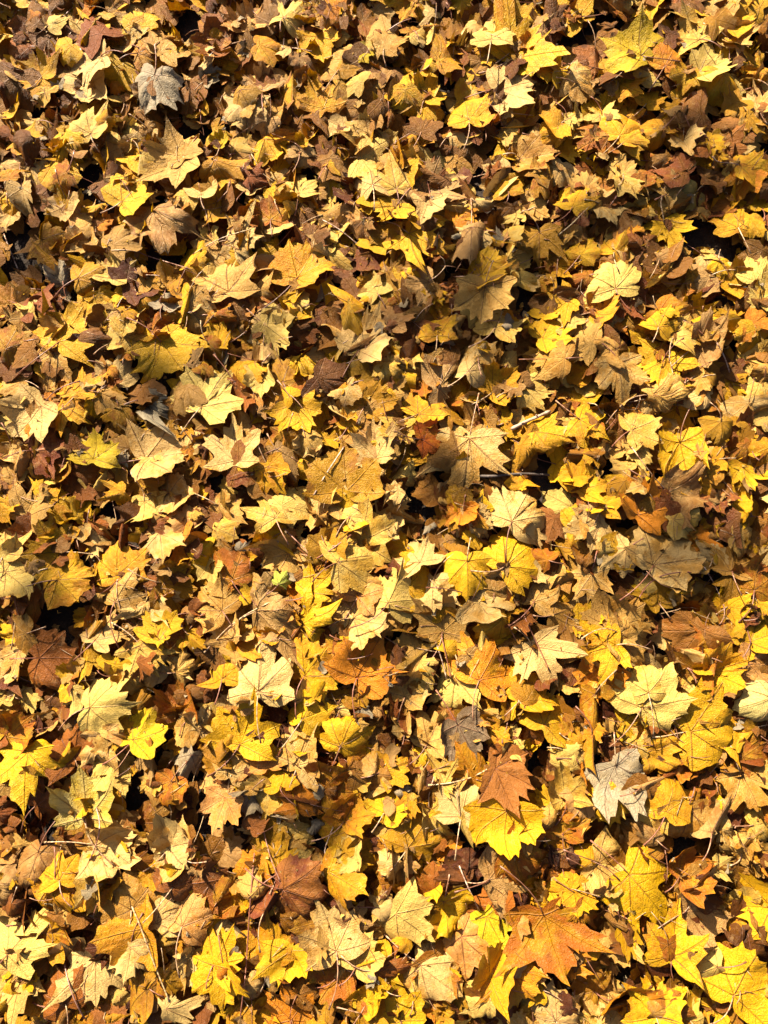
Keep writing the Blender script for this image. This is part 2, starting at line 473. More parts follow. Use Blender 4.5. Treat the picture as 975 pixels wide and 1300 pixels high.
STALK_TONES = [(.46, .30, .16), (.40, .22, .12), (.30, .12, .07), (.52, .38, .20), (.20, .09, .05)]
CAT = '''
@0 0
435 610 200 L s 95 |the pale yellow upper-left leaf|pale yellow five-lobed maple leaf over a dark gap in the upper left, tip up
435 300 260 C s 195
430 450 215 C s 260
840 810 260 T s 215
450 170 130 Y f 60
510 60 110 L r 80
265 95 160 L s 60
745 440 230 W k 250 |the whitish curled leaf|greyish white curled strip of leaf in the upper left corner area
595 470 185 L s 120
510 780 150 Y f 270
745 240 220 A k 30
100 240 160 B r 180
270 260 110 R r 60
200 340 130 G r 90
205 440 140 L h 150
60 540 150 Y s 20
150 665 120 G r 0
300 730 110 Y r 20
690 90 170 G n 90
620 210 130 C s 150
60 320 130 T h 45
820 350 120 C h 300
755 645 120 T r 330
700 820 160 L f 270
900 40 130 G n 0
300 870 140 A s 200
50 850 120 A s 90
30 640 90 O r 0
15 70 90 Y s 270
880 250 80 G n 0
@240 0
500 60 220 L s 60 |the cream leaf at the top edge|large cream leaf lit by sun at the top edge left of centre
280 90 180 P n 90
750 50 190 O s 0
110 220 230 B s 180
640 200 190 Y n 290
730 160 150 L r 45
455 225 170 C s 150
930 180 180 T s 200
545 310 130 E r 270
370 400 190 E c 90
110 370 130 W s 30
240 500 190 M n 250
530 470 150 A r 200
640 490 200 G s 120 |the speckled golden leaf high up|speckled golden yellow leaf under the top edge, left of centre
405 520 150 T h 60
385 630 160 E r 250
605 650 130 Y f 60
360 740 190 Y s 250
540 720 150 E s 100
730 640 150 C r 200
840 680 190 T r 200
710 780 150 G s 60
900 870 240 C s 100
150 690 120 V r 90
200 820 240 A k 350
545 910 190 L s 90
300 920 120 C s 60
430 950 130 Y r 90
760 320 150 A r 60
870 280 110 V r 0
780 420 150 M h 0
@480 0
570 150 210 L s 80 |the pale lemon leaf up top|bright pale lemon maple leaf standing out near the top edge, centre
450 160 170 C h 230
720 230 270 G n 45
710 80 130 G r 45
620 30 160 G s 90
240 30 180 C h 120
60 190 180 T s 60
410 30 130 G s 270
360 140 130 M r 270
545 330 150 T s 200
670 430 250 C n 10
190 360 130 Y s 270
270 300 120 Y r 60
255 450 170 Y s 60
440 540 230 G n 100
400 660 170 C s 30
230 570 130 Y h 270
660 660 150 L n 320
860 630 150 Y n 200
940 600 120 L s 270
820 320 160 G s 45
820 160 170 E h 350
60 580 110 A h 270
100 790 120 G f 300
80 880 220 L s 100
350 860 110 L r 60
310 920 270 E s 20
640 920 140 G s 100
760 770 200 T n 0
830 880 160 A n 0
150 130 110 A r -
930 740 150 G s -
820 540 120 T r -
340 450 90 E h -
@725 0
290 240 240 V n 150 |the broad yellow-green leaf|broad yellow-green maple leaf at the top right, the largest near that corner
370 190 120 Y h 80
490 280 210 O s 60
610 150 210 L s 120
700 320 230 L n 20
840 110 180 Y n 20
850 180 190 C k 350
740 40 160 C n 60
110 310 180 B s 270
215 350 170 M n 0
70 430 160 T s 350
290 405 180 G h 10
390 480 140 Y s 60
620 550 160 M n 200
570 720 190 C f 280
710 710 120 Y s 330 |the small vivid yellow leaf|small vivid yellow pointed leaf among brown ones, right side near the top
60 560 110 L h 90
160 590 130 L f 280
290 670 180 G n 45
140 690 190 A n 200
250 820 150 T s 100
60 900 150 T n 100
920 500 160 C s 90
920 580 150 Y h 0
430 800 150 A s 0
900 830 200 G n 350
680 920 140 A r 100
500 930 200 T s 45
650 720 120 B h -
880 400 110 M f -
70 60 130 G n -
800 520 150 A n -
370 20 120 C h -
@0 210
640 130 220 Y n 45 |the yellow speckled leaf|yellow speckled leaf left of the crumpled grey-brown leaf
690 300 190 G s 320
800 290 260 E c 280 |the crumpled grey-brown leaf|large crumpled grey-brown leaf in the upper left quarter
250 400 190 A n 330
560 510 200 L s 80
680 570 140 T r 200
440 540 200 A n 20
300 540 140 W c 100
470 610 130 G h -
305 655 90 W h 300
900 160 170 A n 0
330 220 180 C f 280
400 290 140 T h -
820 560 150 A r 90
335 810 280 G n 60 |the broad golden leaf at left|broad golden leaf with brown speckles near the left edge
90 890 210 A s 20
150 720 130 L h 20
560 860 130 L r 45
640 800 110 L r 320
790 820 170 A c 0
610 920 100 O r 90
40 260 150 C k 270
510 280 100 O c 0
820 670 110 W k -
880 740 130 A f -
200 480 90 R h -
@240 210
580 480 330 G n 60 |the big orange-gold leaf|big orange-gold leaf with one long lobe pointing up right, above centre
185 550 290 T s 100 |the fan-veined tan leaf|wide tan leaf with dark fan-like veins left of the orange-gold leaf
430 830 260 L s 330
50 470 120 Y s 30
90 200 190 A n 200
60 110 150 C r 90
400 220 190 A n 90
700 235 150 T s 20
810 260 140 E n 270
100 370 150 L f 270
260 390 170 C c 0
650 350 130 E h -
530 650 110 G r 270
360 600 130 T k 20
910 590 170 L n 120
740 790 180 C k 350
880 850 270 C n 60
150 760 190 A c 0
150 840 150 G n 60
370 500 150 E f -
740 480 170 B n -
820 460 130 M h -
370 930 140 C r 270
130 920 150 A n -
590 840 120 B r -
730 920 110 G n -
660 630 90 W f -
290 270 120 A c -
@480 210
60 240 180 Y s 240 |the brightest yellow leaf above centre|brightest yellow leaf of the upper half, just above centre
240 210 210 C s 250
220 370 290 G s 330
770 200 200 T h 330
530 180 140 C k 0
670 330 130 L h 20
670 250 120 L s -
510 300 140 E h 20
420 250 150 O n -
460 380 230 E k 270
800 380 200 M s 270
920 330 140 T s -
570 520 220 G n 10
40 360 160 M n -
110 500 150 M h -
200 590 200 E s 200
50 620 160 M n -
520 670 270 T n 270 |the shaded tan leaf|large dull tan pleated leaf lying in soft shade above the centre
600 760 220 L n 60
300 790 200 G n 90
270 650 120 G s -
100 740 180 E h 0
830 720 130 Y n 60
920 500 150 Y s -
800 580 150 C h 30
880 600 130 A f 270
870 830 220 Y n 20
940 760 150 L h -
500 910 170 C n 90
360 620 140 B s -
150 820 190 B n -
20 850 130 C h 90
680 790 130 W c -
880 930 150 T c -
@725 210
490 340 220 Y s 290 |the yellow leaf by the bare soil|clear yellow leaf beside the dark bare patch on the right side
820 260 220 G s 90
940 180 140 Y n 90
210 540 260 L n 100 |the pale yellow square-lobed leaf|pale yellow leaf with two long upper lobes on the right side
395 570 150 L h 45
230 400 180 G n 60
70 410 170 G s 60
830 410 180 T s 300
480 470 170 E h 350
640 570 170 E n -
150 290 160 T s -
200 200 170 C n -
330 240 130 E h -
710 440 100 L h 60
740 510 120 G s -
800 570 160 G n -
940 620 210 L h 80
380 660 130 E c -
450 760 190 Y s 60 |the lemon-yellow leaf on the right|lemon-yellow pointed leaf above a grey beige one on the right side
530 820 200 L n 60
690 850 260 E s 30
480 920 220 Y n 90
160 700 190 O n 20
60 680 150 B n -
50 870 180 T n -
170 880 200 T c -
310 770 110 M s -
240 775 110 O h -
770 790 130 G f 330
790 710 110 G h -
930 800 160 O h -
40 560 160 A n -
310 330 120 O h -
480 230 120 T k -
@0 420
240 170 250 C s 250
840 110 270 G n 300
400 260 190 G n 80
350 390 230 G s 330
150 440 300 C s 230 |the big cream leaf at left|big cream maple leaf with pointed lobes against the left edge
70 240 180 T n 170
470 580 210 V n 80 |the yellow-green leaf at left|yellow-green maple leaf over dark brown ones, left side above middle
560 390 160 A n -
230 590 240 R s 0
800 620 300 C n 10
910 490 130 G h -
310 700 170 A n -
380 760 190 B n -
160 860 250 T s 60
720 900 240 L s 280
880 810 200 C n -
910 910 160 P n -
350 880 160 G c -
500 740 120 L f 60
10 850 170 Y n 0
940 330 150 L n -
920 150 110 E h -
760 370 160 W c -
820 450 160 M h -
560 210 120 O c -
60 620 150 C c -
450 930 100 R f 90
90 700 140 T h -
950 600 110 O h -
@240 420
110 310 300 L s 60 |the cream-yellow leaf left of centre|cream-yellow maple leaf with long thin lobes, left of the centre
220 560 300 C s 95 |the large upright cream leaf|large cream leaf with tip pointing up, left of the picture centre
265 670 150 Y h 0
545 420 230 Y n 300
800 450 120 Y s 60
700 530 130 Y h 10
920 560 240 C s 100
900 330 200 A n 60
420 720 210 G s 300
400 870 270 L s 110
640 880 260 C s 270
840 880 220 L n 45
770 700 330 M n 90 |the dark shaded olive leaf|large olive brown leaf in deep shade near the picture centre
470 650 200 E f 300
440 210 200 M n -
560 180 160 G c -
760 290 160 C n -
600 280 140 A n -
260 310 200 B f 300
360 250 170 L k 270
320 360 110 P r -
470 560 150 A n -
590 580 110 C c -
720 110 110 L n -
150 60 180 A n -
40 140 130 E h -
200 750 110 L h -
190 890 200 T n -
890 230 170 M s -
60 600 170 A c -
30 930 100 L h -
800 540 130 A h -
@480 420
440 620 330 C s 265 |the large cream leaf below centre|large cream leaf with a dark central fold, right beside the picture centre
610 260 220 Y n 45
240 380 200 G s 45
270 530 190 Q n 10 |the vivid red-orange leaf|vivid red-orange leaf, the reddest near the centre of the picture
600 500 180 G h 280
370 270 270 E h 10
480 160 220 C n 60
60 190 170 L s 330
470 330 100 C n -
230 270 150 A n -
60 560 220 E h 90
125 500 160 L f 280
140 690 190 L s 60
700 870 310 C n 60 |the large tan leaf right of centre|large pale tan leaf right of centre, above the golden leaf
420 920 160 O n 270
380 840 160 M h -
740 600 170 A c -
780 290 210 L n 0
870 130 190 T n -
840 510 230 Y h 350
930 670 180 Y s -
970 740 120 Y n -
730 740 150 Y h 60
560 790 120 A s -
440 790 110 M f -
120 870 180 T h -
40 940 150 C n -
330 410 150 M f -
820 370 130 M h -
930 380 150 A n -
660 140 120 L n -
510 470 120 B s -
@725 420
440 200 200 Y n 250
50 180 160 G n -
240 220 230 C s 280
490 320 280 T c 10 |the crinkled beige leaf|crinkled beige leaf with ragged edges on the right side
340 270 120 G n -
50 330 150 G n -
235 350 120 O s -
310 400 130 A s -
90 470 210 G s 330
350 470 200 L n 20
240 540 200 T h -
320 630 170 L h 280
560 640 340 G n 280 |the widest golden leaf on the right|widest golden yellow leaf on the right side at mid height
700 640 130 G n -
680 570 150 T r -
630 520 130 C h -
500 500 150 Y h -
560 820 230 E c -
360 850 240 O n 60
60 740 190 Y n 60
90 620 130 Y h -
170 830 180 Y s 60
90 970 230 C s 200
250 660 140 T n -
740 500 170 M s 270
870 610 170 A h 290
860 480 180 B n -
860 720 200 G s -
830 880 190 Y n -
810 790 150 G s -
720 840 150 R h -
680 180 200 M n -
810 240 120 G h -
940 200 130 T c -
600 250 150 T n -
560 930 200 L h -
950 430 120 L n -
570 200 120 R n -
@0 630
30 230 230 T s 90
90 360 220 L k 20
240 280 220 G n 180
360 410 270 G n 0 |the amber-veined gold leaf|golden leaf with amber middle on the left side, mid height
580 330 230 G n 90
610 460 260 C s 60
800 230 210 C h 280
470 230 180 C n -
870 440 230 A n -
510 660 220 C s 60
730 790 230 L s 300
820 660 230 G h 60
710 670 180 T n -
130 440 180 R n -
60 530 180 B c -
250 570 170 M n -
270 800 280 B n 0 |the large dark brown leaf|large dark brown leaf in shade near the left edge
120 820 240 C h 300
90 690 180 T n -
440 810 190 Y f 270
400 600 120 Y f -
560 800 150 G h -
580 890 130 T n -
740 560 160 C c -
920 230 150 O f -
900 290 130 O h -
910 700 160 G n -
910 850 150 T c -
700 420 170 B n -
330 200 120 G h -
200 170 200 B n -
330 920 170 G n -
10 920 120 L n -
560 160 110 C h -
940 600 110 E h -
@240 630
900 200 240 L s 20
800 310 230 L s 20
690 230 200 A n 90
430 300 230 T n 200
460 410 110 N s 60 |the small lime green leaf|small lime green scrap of leaf, the only green one in the picture
640 440 220 Y s 40
870 440 240 P n 60
760 410 120 L s -
950 480 150 L n -
110 380 160 L f 290
180 360 240 A n -
40 390 190 A n -
290 480 110 Y s -
120 520 230 T n -
200 640 230 C n 100
410 570 270 E c 10
280 710 190 O h 30
395 690 130 Y f -
600 610 240 G c 20
500 610 130 G n -
870 620 240 C n -
350 870 340 C s 90 |the large tan folded leaf|large tan leaf with a deep central cleft, lower left of centre
620 830 280 G n 45
870 830 290 O n 60 |the orange leaf fading to yellow|orange speckled leaf fading to yellow, just below centre
170 850 200 Y n 90
180 140 180 L n -
270 300 160 B n -
60 600 170 B n -
40 710 150 G f -
790 720 110 G n -
580 550 120 B f -
680 720 140 B n -
@480 630
440 390 250 Y n 270 |the bright yellow leaf below centre|bright clear yellow leaf with tip pointing down, just below the centre
80 460 260 L s 60
690 290 310 G n 45
430 130 180 A s 280
810 460 260 C s 60
910 570 210 T s 20
540 510 270 C c 350
320 600 260 T n 90
270 470 190 C n -
180 290 220 C n -
340 250 160 E n -
540 840 280 O s 60 |the clear orange leaf|clear orange maple leaf below a thin pale upright leaf, right of centre
810 810 290 C s 300 |the cream leaf with spread lobes|cream leaf with spread lobes lying right of the clear orange leaf
510 700 150 L f 90
40 140 150 C n -
230 850 150 L h -
20 840 150 Y h -
140 740 160 T k -
130 640 200 M n -
860 150 170 R n -
790 290 150 A f -
940 250 150 M n -
870 370 150 B n -
130 850 150 B n -
60 610 150 T s -
670 600 160 B n -
@725 630
470 270 350 C n 60 |the widest pale veined leaf|widest pale tan leaf with fine veins, right side below the middle
640 300 170 T r 60
800 320 200 T s -
230 290 200 C n -
110 450 230 C s 280
230 580 260 T n 60
90 610 180 G s -
420 480 200 M n -
550 430 140 G h 90
910 400 240 A n -
810 520 170 Y n -
870 580 110 E o 90
910 670 200 G n -
540 650 170 B n -
690 680 200 A n -
780 600 160 A n -
150 760 270 G s 200 |the golden-orange leaf|smooth golden-orange leaf above a dark gap, right of centre in the lower half
300 680 240 T c 0
270 760 180 C n -
420 600 160 E c -
460 700 130 C k 270
770 850 250 Y n 20
370 900 250 L n 100
540 920 180 L h -
620 780 130 C f -
540 820 120 E c -
930 830 200 P n -
130 910 200 O n -
380 410 170 L h -
590 640 130 R f -
860 220 170 T n -
950 300 120 C n -
940 560 130 Y n -
@0 840
530 220 300 L n 0 |the broad pale yellow leaf|broad pale yellow leaf at the left, above the big yellow leaf
700 330 240 V n 60
130 540 330 Y s 270 |the big yellow leaf at left|big yellow maple leaf with tip pointing down against the left edge
80 330 230 A n -
130 200 140 L s 240
15 150 150 L n 90
370 180 180 L h 270
210 310 160 T f -
350 290 150 E h -
890 190 230 A n 90
530 430 230 C c -
750 500 160 E f 270
920 510 200 W s 240 |the silver-grey leaf|silver-grey dry leaf in the lower left quarter
420 680 330 K s 90
540 640 170 G h -
750 620 120 L s 270
820 640 200 A n -
700 740 190 A c -
600 800 150 E h -
560 930 240 C n -
860 870 220 C n 60
860 760 120 T f -
400 830 180 M n -
230 680 200 B n -
330 430 200 B n -
120 870 110 T h -
590 330 150 A n -
860 400 130 O f -
180 130 130 B n -
950 280 120 C n -
@240 840
280 330 300 Y s 75 |the yellow star-shaped leaf|yellow star-shaped leaf with tip pointing up, lower left of centre
600 220 260 Y n 60
780 340 300 G s 70
570 440 300 C n 60
700 590 250 A h 45
130 600 170 P s 60
160 730 210 P s 255 |the peach-coloured leaf|small peach-coloured lobed leaf against a dark hollow, lower left
380 460 190 P n 100
440 570 160 G n -
800 740 230 O n 60
730 860 230 A n -
840 580 120 L s -
60 310 180 C c -
120 290 130 L f -
240 480 120 A k -
180 220 140 C n -
890 210 170 E n -
290 700 160 W c -
620 830 140 W c -
400 850 170 M n -
80 140 180 B n -
60 370 120 O h -
940 350 130 E h -
@480 840
370 150 250 L s 270
280 340 250 T s 60
430 380 260 D n 300 |the dark grey-brown leaf|dark grey-brown leaf beside an olive tan one, below the centre
560 300 190 G c -
660 380 190 L s 60
760 140 230 Y n 40
850 260 230 G n -
650 560 260 R n 340 |the rust brown leaf|rust brown rough leaf lying right of the dark grey-brown leaf
920 610 270 L s 100
90 520 210 Y s 20
60 700 200 Y n 60
160 720 160 G h -
190 860 260 A n 60
350 560 200 L h 60
430 690 270 C s 80
430 830 170 L f 290
280 800 200 L k 290
630 830 310 Y n 270 |the yellow two-winged leaf|yellow leaf with two broad wing-like lobes, right of centre low down
130 300 150 C f -
160 120 220 C n -
580 700 150 E n -
840 790 160 T c -
930 800 180 A n -
950 720 160 O h -
760 410 110 Y s -
930 350 150 A n -
940 450 120 L n -
650 210 150 G f -
820 680 120 G n -
210 570 110 C f -
@725 840
400 150 340 L n 60 |the big cream-gold leaf|big cream-gold leaf in the right half, below a yellow leaf
560 140 170 L h 60
690 330 350 G n 10 |the large orange-gold leaf at right|large orange-gold leaf with spread lobes near the right edge, lower half
660 520 220 A h 300
920 200 250 K n 200
430 440 200 A c -
310 300 190 G c -
240 590 240 W c 300 |the crumpled silver leaf|crumpled silver-grey leaf on the right side, lower half
490 670 240 Y n 80
190 690 280 G n 270
570 800 240 T n 270
380 740 190 L n -
60 700 200 P n -
900 330 170 A n -
880 630 260 T s 290
640 640 130 A k -
720 700 100 Y s -
720 780 220 E f 60
110 230 230 A k 270
100 430 220 A f 270
30 400 120 G n -
310 430 130 L n -
380 600 150 E f -
900 480 180 A n -
380 840 170 E n -
940 800 150 L n -
850 900 170 T c -
640 180 150 T n -
60 480 140 T n -
@0 1050
610 520 340 G n 190 |the mustard tan leaf|large mustard tan leaf with a long pale stalk, bottom left
640 340 250 T n 100
790 400 260 C s 80
935 420 240 P n 60
280 200 230 Y s 100
280 350 230 G c 270
460 340 200 L f 270
100 560 300 L s 60 |the pale yellow corner leaf|pale yellow leaf near the bottom left corner, tip pointing up right
480 740 310 C s 270
640 650 200 C n 270
30 270 250 E n 0
60 760 220 T n -
240 690 190 E f 300
560 120 300 C k 350
170 200 250 E k 255
860 100 230 C n -
740 240 130 G n -
900 230 250 B n -
890 880 230 C h 10
170 880 170 L n -
290 520 220 A k 0
390 390 160 T n -
550 260 170 M f 60
430 150 120 G n -
340 600 160 R h -
300 810 240 B n -
20 640 160 G h -
150 750 100 Y s -
900 590 160 O h -
340 900 170 G n -
440 920 150 A n -
540 930 150 R n -
930 690 110 C k -
580 830 80 L n -
60 410 160 B n -
680 780 200 M n -
@240 1050
450 140 200 Y s 80
560 330 340 R n 350 |the large reddish brown leaf|large reddish brown folded leaf, bottom left of centre
420 330 250 R f 60
200 100 190 E n 20
790 140 150 L s -
700 520 330 C s 110 |the large cream three-pointed leaf|large cream leaf with sharp lobes near the bottom centre
860 630 230 L s 60
400 570 240 G n 90
490 680 220 G n -
700 710 280 A n 180
160 610 260 Y s 60 |the yellow lobed bottom-left leaf|deep yellow lobed leaf near the bottom edge, left of centre
170 780 270 Y n 270
500 880 260 O s 90
680 880 220 M s 270
900 840 210 G n 60
80 270 300 B n 0
180 420 180 A k -
310 330 200 T n -
760 250 260 G k 330
880 230 150 E n -
780 430 220 E h 100
620 200 110 C h -
220 520 120 W f -
930 400 110 T n -
610 480 200 M n -
810 420 120 V n -
390 190 150 A n -
60 940 200 M n -
900 940 200 A n -
@480 1050
850 550 390 A s 280 |the huge amber veined leaf|huge amber brown leaf with raised veins, the largest near the bottom edge
160 480 310 L s 320 |the cream leaf low in the centre|large cream-yellow leaf with long lobes, bottom centre
480 600 320 P s 320
340 440 230 G c 280
570 500 230 V n 300
280 240 240 Y h 20
110 190 230 E f 280
730 150 280 A n -
900 290 190 Y n -
280 730 320 C n 320
500 830 200 L n -
590 690 230 Y f 60
650 800 260 O n 270 |the orange leaf at the bottom|orange and yellow mottled leaf at the bottom edge, right of centre
760 810 150 Y s -
780 700 150 C s -
880 890 220 C n 90
100 890 240 G s 100
330 940 120 A c -
60 700 240 B k 0
620 250 260 E c 0
180 800 160 L n -
30 400 130 C n -
380 870 130 M n -
490 500 120 P n -
10 800 110 Y n -
380 260 200 B n -
600 180 130 G n -
@725 1050
360 320 380 G s 320 |the large orange-gold bottom-right leaf|large orange-gold leaf with three long lobes, bottom right
510 570 270 G s 80
850 740 350 Y n 60 |the bright yellow corner leaf|large bright yellow leaf near the bottom right corner
930 400 260 Y n 180 |the yellow leaf on the right edge|bright yellow toothed leaf cut by the right edge low down
240 600 190 T s 280
270 830 240 O n 100
420 870 260 G n 90
350 690 180 A f -
560 900 190 L c -
690 930 170 G h -
660 700 210 L s -
610 210 230 A k 30
650 420 260 E k 350
60 470 220 A h 300
50 350 150 Y n -
40 150 180 Y n -
20 640 170 O n -
190 210 230 T c -
120 250 180 E n -
300 570 160 Y f 300
670 320 180 B n -
760 200 130 L s -
900 180 160 T n -
840 90 160 T c -
840 900 110 L h -
740 480 160 M n -
480 760 90 E f -
70 780 200 M n -
740 860 170 M n -
'''

# ------------------------------------------------------------------ which leaves lie where
entries = []
ox = oy = 0
for ln in CAT.strip().splitlines():
    if ln[0] == '@':
        ox, oy = map(int, ln[1:].split()); continue
    parts = ln.split('|')
    f = parts[0].split()
    e = dict(px=ox + float(f[0]) / 3.9, py=oy + float(f[1]) / 3.9, span=float(f[2]) / 3.9, tone=f[3], shape=f[4],
             ang=None if f[5] == '-' else float(f[5]), lm=None)
    if len(parts) > 1: e['lm'] = (parts[1].strip(), parts[2].strip())
    entries.append(e)
order = sorted(range(len(entries)), key=lambda i: -entries[i]['span'] - (200 if entries[i]['lm'] else 0))
for i in order[:296]: entries[i]['hero'] = True
RANK = {'B': 0, 'D': 1, 'R': 1, 'M': 1, 'A': 2, 'T': 3, 'E': 3, 'G': 4, 'O': 4, 'C': 5, 'P': 5, 'K': 4, 'W': 6, 'V': 6, 'N': 7, 'Q': 6, 'L': 6, 'Y': 7}
HOLES = [(185, 480, 26), (110, 640, 18), (115, 215, 16), (225, 160, 18), (230, 40, 10), (20, 330, 18), (45, 290, 14), (95, 372, 14), (360, 110, 10),
         (608, 200, 18), (580, 190, 12), (725, 62, 15), (745, 45, 12), (900, 150, 14), (880, 222, 20), (888, 290, 22), (945, 325, 20), (655, 385, 16),
         (672, 345, 12), (320, 775, 16), (350, 735, 16), (60, 790, 24), (50, 810, 16), (165, 1015, 16), (250, 1050, 22), (262, 1000, 14), (555, 600, 18),
         (548, 650, 14), (690, 605, 20), (615, 775, 12), (700, 790, 14), (790, 762, 14), (835, 765, 14), (855, 812, 14), (690, 672, 12), (600, 1135, 22),
         (420, 1045, 16), (570, 1045, 14), (450, 1118, 14), (560, 1200, 14), (845, 1045, 12), (935, 1185, 18), (850, 1232, 14), (820, 1170, 10),
         (440, 1285, 14), (195, 1285, 16), (735, 872, 14), (895, 1262, 10), (560, 880, 12), (690, 430, 12), (285, 740, 10), (600, 20, 6), (20, 1280, 12),
         (460, 1190, 10), (320, 940, 10), (690, 1075, 12), (900, 1060, 12), (365, 705, 10), (760, 505, 12), (12, 270, 12)]
HW = [(at(a, b, .03), r * 1.75e-3 * 1.5) for a, b, r in HOLES]

def in_hole(x, y):
    for p, r in HW:
        if (x - p[0]) ** 2 + (y - p[1]) ** 2 < r * r: return True
    return False

class Batch:
    def __init__(s): s.V, s.F, s.n, s.A, s.mi = [], [], 0, {k: [] for k in ('leafco', 'tone', 'tone2', 'seed', 'edge', 'blot', 'rim', 'spot')}, []
    def add(s, V, F, A, mi=0):
        n = len(V)
        s.V.append(V.astype(np.float32)); s.F.append(F + s.n); s.n += n
        s.mi.append(np.full(len(F), mi, dtype=np.int32))
        for k, l in s.A.items():
            v = np.asarray(A[k], dtype=np.float32)
            if k in ('leafco', 'tone', 'tone2') and v.ndim == 1: v = np.tile(v, (n, 1))
            elif v.ndim == 0: v = np.full(n, float(v), dtype=np.float32)
            l.append(v)
    def build(s, name, off=(0, 0, 0)):
        at_ = {}
        for k, l in s.A.items():
            at_[k] = ({'leafco': 'FLOAT_VECTOR', 'tone': 'FLOAT_COLOR', 'tone2': 'FLOAT_COLOR'}.get(k, 'FLOAT'), np.concatenate(l))
        return make_mesh(name, np.concatenate(s.V) - np.array(off, dtype=np.float32), np.concatenate(s.F), [M_LEAF, M_STALK], at_, np.concatenate(s.mi))

def leaf_attrs(L, code, r, dull=1.0):
    t1, t2 = tone_pair(code, r)
    if dull < 1:                                           # rotted brown, plus shade painted into the gaps between leaves
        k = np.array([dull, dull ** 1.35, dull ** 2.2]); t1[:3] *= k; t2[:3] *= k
    n = len(L.P)
    seed = r.uniform(0, 60)
    return dict(leafco=np.concatenate([L.P, np.zeros((n, 1))], 1), tone=t1, tone2=t2, seed=seed, edge=L.edge,
                blot=(r.uniform(.04, .40)), rim=(r.uniform(.5, 1) if r.random() < .45 else r.uniform(0, .35)),
                spot=(r.uniform(.12, .36) if r.random() < .6 else 0.03))

def stalk_points(L, Rm, sc, r, n, length, lift):
    """from the blade's base outwards, in world units about the blade's own origin"""
    p0 = L.bend(np.array([[0, .0]]))[0]; p1 = L.bend(np.array([[0, .12]]))[0]
    d = p0 - p1; d /= np.linalg.norm(d)
    t = np.linspace(0, 1, n)
    side = r.normal(0, .35); 
    q = p0 + d * (t * length)[:, None]
    q[:, 0] += side * t * t * length
    q = (q * sc) @ Rm.T
    q[:, 2] += (lift * np.sin(t * math.pi * .8) - .02 * t * t) * sc * 3
    return q

heap_seq = []
# bottom and middle litter: small, strongly bent, dull from rot and painted gap shade
BX0, BX1, BY0, BY1 = -1.28, 1.28, -1.22, 1.80
T_LOW = list('BBRAAGTTTOMGCA')
T_MID = list('AATTTCECCCCPGGAOPLLYOG')
bg = Batch()
def lay_litter(n, tones, sc_lo, sc_hi, state, lo, skip_hole, stalkp, tilt, pc, box=(BX0, BX1, BY0, BY1), keep_out=None, dull=1.0, bright=0):
    nx = max(1, int(math.sqrt(n * (box[1] - box[0]) / (box[3] - box[2])))); ny = int(n / nx) + 1
    cellsxy = [(i, j) for i in range(nx) for j in range(ny)]
    rng.shuffle(cellsxy)
    for (i, j) in cellsxy:
        x = box[0] + (i + rng.uniform(-.3, 1.3)) / nx * (box[1] - box[0])
        y = box[2] + (j + rng.uniform(-.3, 1.3)) / ny * (box[3] - box[2])
        if keep_out is not None and keep_out[0] < x < keep_out[1] and keep_out[2] < y < keep_out[3]: continue
        if rng.random() < skip_hole and in_hole(x, y): continue
        kind = rng.choice(['n', 's', 's', 'r', 'r', 'o'] if True else None, p=[.22, .22, .22, .14, .12, .08])
        st = state[rng.integers(len(state))]
        if rng.random() < (.6 if y > .2 else .3): st = 'x'
        L = Leaf(kind, rng, lo, None if st == 'x' else st)
        sc = rng.uniform(sc_lo, sc_hi)
        gx, gy = slope(x, y)
        Rm = rot(rng.uniform(0, 6.283), rng.uniform(0, 6.283), abs(rng.normal(0, tilt)), rng.random() < .5)
        V = (L.bend(L.P) * sc) @ Rm.T
        V[:, 2] += .6 * (gx * V[:, 0] + gy * V[:, 1])
        V[:, 0] += x; V[:, 1] += y
        dz = settle(V, pc)
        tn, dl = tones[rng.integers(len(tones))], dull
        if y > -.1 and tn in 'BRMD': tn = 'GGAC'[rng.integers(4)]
        if bright and rng.random() < bright * min(1, max(.25, (y + .5) / 1.2)): tn, dl = 'CLGGYCLTGY'[rng.integers(10)], 1.0  # paints far litter lighter, making up for slopes turned from the sun
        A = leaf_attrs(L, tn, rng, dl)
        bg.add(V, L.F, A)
        if rng.random() < stalkp:
            q = stalk_points(L, Rm, sc, rng, 5, rng.uniform(.5, 1.0), rng.uniform(0, .05)) + np.array([x, y, dz])
            q[:, 2] = np.maximum(q[:, 2], HM[cells(q)] + .001)
            tv, tf = tube(q, .0011, .0008, 3)
            c = STALK_TONES[rng.integers(5)]
            bg.add(tv, tf, dict(leafco=(0, 0, 0), tone=(*c, 1), tone2=(*c, 1), seed=0, edge=0, blot=0, rim=0, spot=0), 1)

INNER = (BX0, BX1, BY0, BY1)
# carpet beyond the picture's edge, coarser
lay_litter(4300, T_LOW + T_MID, .065, .09, 'xxbcf', True, 0, 0, .26, 40, box=(-2.9, 2.9, -2.6, 3.4), keep_out=INNER)
lay_litter(1600, T_LOW, .05, .08, 'bbcc', True, .8, .0, .22, 40, dull=.35)  # darkest layer, its colour carries the deep shade of the gaps
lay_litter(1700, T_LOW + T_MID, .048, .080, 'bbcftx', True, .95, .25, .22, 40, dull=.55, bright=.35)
lay_litter(1900, T_MID + T_MID + T_LOW, .048, .078, 'bbctfxxx', False, 1.0, .4, .22, 42, dull=.92, bright=.95)
